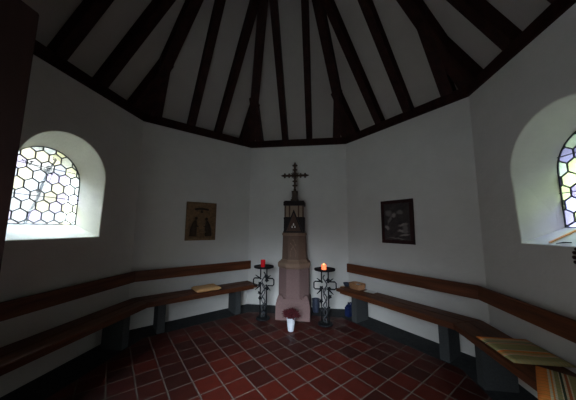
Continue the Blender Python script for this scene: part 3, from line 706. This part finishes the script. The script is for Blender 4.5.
# carved relief (local x along wall, y outwards, front = -y)
loc, rz = on_wall(1, 0.960, 1.228, 0.003)
rel = empty('wooden_relief', loc, rz, label='brown carved wooden relief of kneeling figures on the back left wall', cat='relief')
m = MB(); m.box(-0.255, 0.255, -0.022, 0.0, 0, 0.652); m.build('back_board', M_RELIEF, rel, bevel=0.003)
m = MB(); m.box(-0.255, 0.255, -0.034, -0.0225, 0.0, 0.028); m.box(-0.255, 0.255, -0.034, -0.0225, 0.624, 0.652); m.box(-0.255, -0.232, -0.034, -0.0225, 0.0285, 0.6235); m.box(0.232, 0.255, -0.034, -0.0225, 0.0285, 0.6235)
m.build('relief_border', M_RELIEF, rel, bevel=0.002)
def figure(x, s, h):
    m = MB(); P = [(x, -0.024, 0.07), (x+s*0.005, -0.027, 0.07+h*0.35), (x+s*0.02, -0.026, 0.07+h*0.62), (x+s*0.035, -0.024, 0.07+h*0.82)]
    m.tube(P, [0.062, 0.055, 0.042, 0.02], 12)
    m.ball((x+s*0.042, -0.028, 0.07+h*0.92), 0.026, (1, 0.6, 1.1), 12, 8)
    m.tube([(x+s*0.02, -0.04, 0.07+h*0.68), (x+s*0.065, -0.045, 0.07+h*0.50), (x+s*0.09, -0.04, 0.07+h*0.52)], [0.014, 0.012, 0.009], 8)
    for i in range(4): m.tube([(x+(i-1.5)*0.024, -0.070+abs(i-1.5)*0.008, 0.075), (x+(i-1.5)*0.018+s*0.01, -0.064+abs(i-1.5)*0.008, 0.07+h*0.5)], 0.005, 6)
    for v_ in m.bm.verts: v_.co.y = -0.0225 + (v_.co.y+0.024)*0.45 - 0.012
    m.build('kneeling_figure', M_RELIEF2, rel, smooth=True)
figure(-0.135, 1, 0.33); figure(0.125, -1, 0.32)
m = MB()
for q in (-0.05, 0.0, 0.05): m.tube([(q-0.03, -0.027, 0.05), (q+0.03, -0.03, 0.13)], 0.007, 6); m.tube([(q+0.03, -0.027, 0.05), (q-0.03, -0.03, 0.13)], 0.007, 6)
m.tube([(-0.075, -0.032, 0.14), (0.075, -0.032, 0.14)], 0.018, 8); m.ball((0.0, -0.036, 0.175), 0.022, (1.8, 0.6, 0.8)); m.build('manger', M_RELIEF, rel, smooth=True)
m = MB()
for i in range(-5, 6): m.ball((i*0.020, -0.027, 0.545-abs(i)*0.003), 0.020, (1.2, 0.5, 0.9), 8, 6)
m.tube([(0, -0.028, 0.54), (0, -0.028, 0.47)], [0.012, 0.006], 8); m.ball((0, -0.028, 0.485), 0.02, (1.3, 0.5, 0.8))
m.build('cloud', M_RELIEF2, rel, smooth=True)

loc, rz = on_wall(3, 0.990, 1.226, 0.003)
pic = empty('framed_picture', loc, rz, label='dark maroon framed picture of pale huddled figures on the back right wall', cat='picture')
m = MB(); m.box(-0.256, 0.256, -0.016, 0.0, 0, 0.660); m.build('back_panel', M_MAROON, pic)
m = MB(); m.box(-0.256, 0.256, -0.034, -0.0165, 0.0, 0.055); m.box(-0.256, 0.256, -0.034, -0.0165, 0.605, 0.660); m.box(-0.256, -0.205, -0.034, -0.0165, 0.0555, 0.6045); m.box(0.205, 0.256, -0.034, -0.0165, 0.0555, 0.6045)
m.build('picture_frame', M_MAROON, pic, bevel=0.004)
def painting():
    mt, n, l, b = new_mat('muted_painting')
    tcn = n.new('ShaderNodeTexCoord'); s = n.new('ShaderNodeSeparateXYZ'); l.new(tcn.outputs['Object'], s.inputs[0])
    t1 = noise(n, l, 14, 5, tcn.outputs['Object'])
    cur = ramp(n, l, t1.outputs['Fac'], [(0.35, (0.012, 0.007, 0.007)), (0.7, (0.05, 0.035, 0.032))]).outputs[0]
    def blob(cur, cx_, cz_, rx, rz_, col, ang=0.0, soft=0.5):
        mp = n.new('ShaderNodeMapping'); mp.vector_type = 'TEXTURE'; mp.inputs['Location'].default_value = (cx_, 0, cz_); mp.inputs['Rotation'].default_value = (0, ang, 0); mp.inputs['Scale'].default_value = (rx, 1, rz_)
        add = n.new('ShaderNodeVectorMath'); add.operation = 'MULTIPLY_ADD'; add.inputs[1].default_value = (0.06, 0, 0.06)
        l.new(t1.outputs['Color'], add.inputs[0]); l.new(tcn.outputs['Object'], add.inputs[2]); l.new(add.outputs[0], mp.inputs['Vector'])
        sx = n.new('ShaderNodeSeparateXYZ'); l.new(mp.outputs[0], sx.inputs[0]); cb = n.new('ShaderNodeCombineXYZ'); l.new(sx.outputs['X'], cb.inputs[0]); l.new(sx.outputs['Z'], cb.inputs[2])
        ln_ = n.new('ShaderNodeVectorMath'); ln_.operation = 'LENGTH'; l.new(cb.outputs[0], ln_.inputs[0])
        mr = n.new('ShaderNodeMapRange'); mr.inputs[1].default_value = 1.0; mr.inputs[2].default_value = soft; l.new(ln_.outputs['Value'], mr.inputs[0])
        mx = n.new('ShaderNodeMix'); mx.data_type = 'RGBA'; l.new(mr.outputs[0], mx.inputs[0]); l.new(cur, mx.inputs[6]); mx.inputs[7].default_value = (*col, 1); return mx.outputs[2]
    g1, g2 = (0.24, 0.21, 0.19), (0.14, 0.125, 0.115)
    for a in ((-0.10, 0.52, 0.07, 0.06, g2, 0.3), (0.08, 0.53, 0.07, 0.045, g2, 0), (-0.01, 0.49, 0.04, 0.05, g1, 0.2), (-0.13, 0.30, 0.055, 0.035, g1, 0.4), (-0.08, 0.42, 0.02, 0.10, g2, 0.5),
              (0.13, 0.34, 0.09, 0.03, g1, -0.2), (0.12, 0.25, 0.10, 0.022, g1, 0.1), (0.14, 0.19, 0.09, 0.02, g1, -0.15), (0.02, 0.14, 0.16, 0.012, g2, 0.1), (0.16, 0.28, 0.05, 0.09, g2, 0)):
        cur = blob(cur, a[0]+0.03-0.06*0.5, a[1]-0.03, a[2], a[3], a[4], a[5])
    l.new(cur, b.inputs['Base Color']); b.inputs['Roughness'].default_value = 0.5; return mt
m = MB(); m.box(-0.2045, 0.2045, -0.022, -0.0165, 0.056, 0.604); m.build('painting', painting(), pic)

# wall ornament low on the right wall and sticks on the right sill
o = empty('wall_ornament', (2.2834-0.003, -0.205, 1.252), label='small dark carved maroon ornament hanging low on the right wall under the window', cat='ornament')
m = MB(); m.box(-0.014, 0.0, -0.055, 0.055, -0.075, 0.075); m.build('plaque', M_MAROON, o, bevel=0.004)
m = MB()
for i in range(14):
    a = 2*PI*i/14; m.ball((-0.020, 0.060*math.cos(a), 0.078*math.sin(a)), 0.014, (0.8, 1, 1), 8, 6)
m.build('carved_rim', M_MAROON, o, smooth=True)
def sill_z(x): return SILL0 + (SILL1-SILL0)*(x-2.2834)/WIN_D
m = MB()
P0, P1 = Vector((2.305, 0.075, sill_z(2.305)+0.006)), Vector((2.520, 0.055, sill_z(2.520)+0.006))
m.beam(P0, P1, (0.1, 1, 0), (-0.47, 0, 0.88), 0.020, 0.009)
tag(m.build('wooden_stick', M_STICK), 'thin orange wooden stick lying on the right window sill', 'stick')
m = MB(); m.tube([(2.300, 0.020, sill_z(2.300)+0.007), (2.32, -0.02, sill_z(2.32)+0.008), (2.325, -0.07, sill_z(2.325)+0.007)], [0.003, 0.006, 0.004], 6)
tag(m.build('twig', M_DARK), 'short dark twig lying on the front edge of the right window sill', 'twig')

# ---------------------------------------------------------------- outside
m = MB(); m.lathe([(40, -0.5), (40, -0.13)], (0, 0), 48); struct(m.build('ground', plain('gravel_ground', (0.05, 0.045, 0.04), 0.95, 0.4, 1.5)))
M_LEAF = plain('green_leaves', (0.022, 0.032, 0.010), 0.7, 0.5, 3); M_BARK = plain('grey_bark', (0.10, 0.08, 0.06), 0.9, 0.3, 20)
def tree(x, y, h, r, n, label, seed, leafs=True):
    rnd = random.Random(seed); root = empty('garden_tree', (x, y, -0.129), label=label, cat='tree', group='trees outside the right window')
    m = MB(); tips = []
    m.tube([(0, 0, 0), (0.05, 0.03, h*0.3), (0, 0.06, h*0.6), (0.02, 0, h*0.85)], [0.09, 0.075, 0.05, 0.02], 10)
    for i in range(16):
        z = h*rnd.uniform(0.25, 0.8); a = rnd.uniform(0, 2*PI); L_ = r*rnd.uniform(0.7, 1.0)
        e = Vector((L_*math.cos(a), L_*math.sin(a), z+rnd.uniform(0.2, 0.7))); m.tube([(0.02, 0.03, z), (e.x*0.5, e.y*0.5, z+(e.z-z)*0.6), e], [0.035, 0.022, 0.006], 6); tips.append(e)
    m.build('trunk', M_BARK, root)
    m = MB()
    for i in range(n):
        t = rnd.choice(tips); s = rnd.uniform(0.15, 1.05); c = Vector((t.x*s, t.y*s, t.z)) + Vector((rnd.gauss(0, .22), rnd.gauss(0, .22), rnd.gauss(0, .28)))
        d = Vector((rnd.uniform(-1, 1), rnd.uniform(-1, 1), rnd.uniform(-1, 1))).normalized(); e = d.orthogonal().normalized()
        L_ = rnd.uniform(0.05, 0.09); m.face([c-d*L_, c+e*L_*0.45, c+d*L_, c-e*L_*0.45])
    m.build('foliage', M_LEAF, root)
tree(5.4, 2.9, 3.4, 1.3, 3000, 'leafy green tree outside seen through the left part of the right window', 4)
tree(7.4, 7.0, 4.0, 1.5, 2600, 'leafy green tree outside farther back beyond the right window', 9)
XS = -2.775
m = MB()
def SP(y, z): return (XS, y, z)
m.tube([SP(-0.10, -0.129), SP(-0.08, 0.6), SP(-0.02, 1.30), SP(0.020, 1.50), SP(0.045, 1.62), SP(0.10, 1.78), SP(0.125, 1.93), SP(0.165, 2.10), SP(0.24, 2.28), SP(0.32, 2.50)], [0.018, 0.017, 0.016, 0.0155, 0.0145, 0.013, 0.012, 0.011, 0.009, 0.004], 7)
m.tube([SP(0.165, 2.10), SP(0.05, 2.13), SP(-0.06, 2.16), SP(-0.16, 2.15)], [0.004, 0.004, 0.003, 0.002], 5)
m.tube([SP(0.165, 2.10), SP(0.28, 2.09), SP(0.36, 2.07), SP(0.46, 2.10)], [0.004, 0.0035, 0.003, 0.002], 5)
m.tube([SP(0.12, 1.90), SP(0.19, 1.98), SP(0.22, 2.08), SP(0.19, 2.16)], [0.003, 0.003, 0.002, 0.002], 5)
rnd = random.Random(2)
for (cy_, cz_, n_, sp2) in ((0.165, 2.11, 15, 0.028), (-0.05, 2.16, 6, 0.018), (0.09, 1.86, 4, 0.012), (0.24, 2.27, 4, 0.015)):
    for i in range(n_):
        c = Vector((XS+rnd.gauss(0, .012), cy_+rnd.gauss(0, sp2), cz_+rnd.gauss(0, sp2*0.8))); d = Vector((rnd.uniform(-.4, .4), rnd.uniform(-1, 1), rnd.uniform(-1, 1))).normalized(); e = d.cross(Vector((1, 0.1, 0))).normalized()
        th = d.cross(e)*0.002
        m.loft([[c-d*0.024, c+e*0.011, c+d*0.024, c-e*0.011], [c-d*0.024+th, c+e*0.011+th, c+d*0.024+th, c-e*0.011+th]])
tag(m.build('climbing_stem', plain('dark_stem_bark', (0.012, 0.010, 0.009), 0.9, 0.3, 20)), 'thin bare climbing stem leaning outside the left window', 'plant stem')
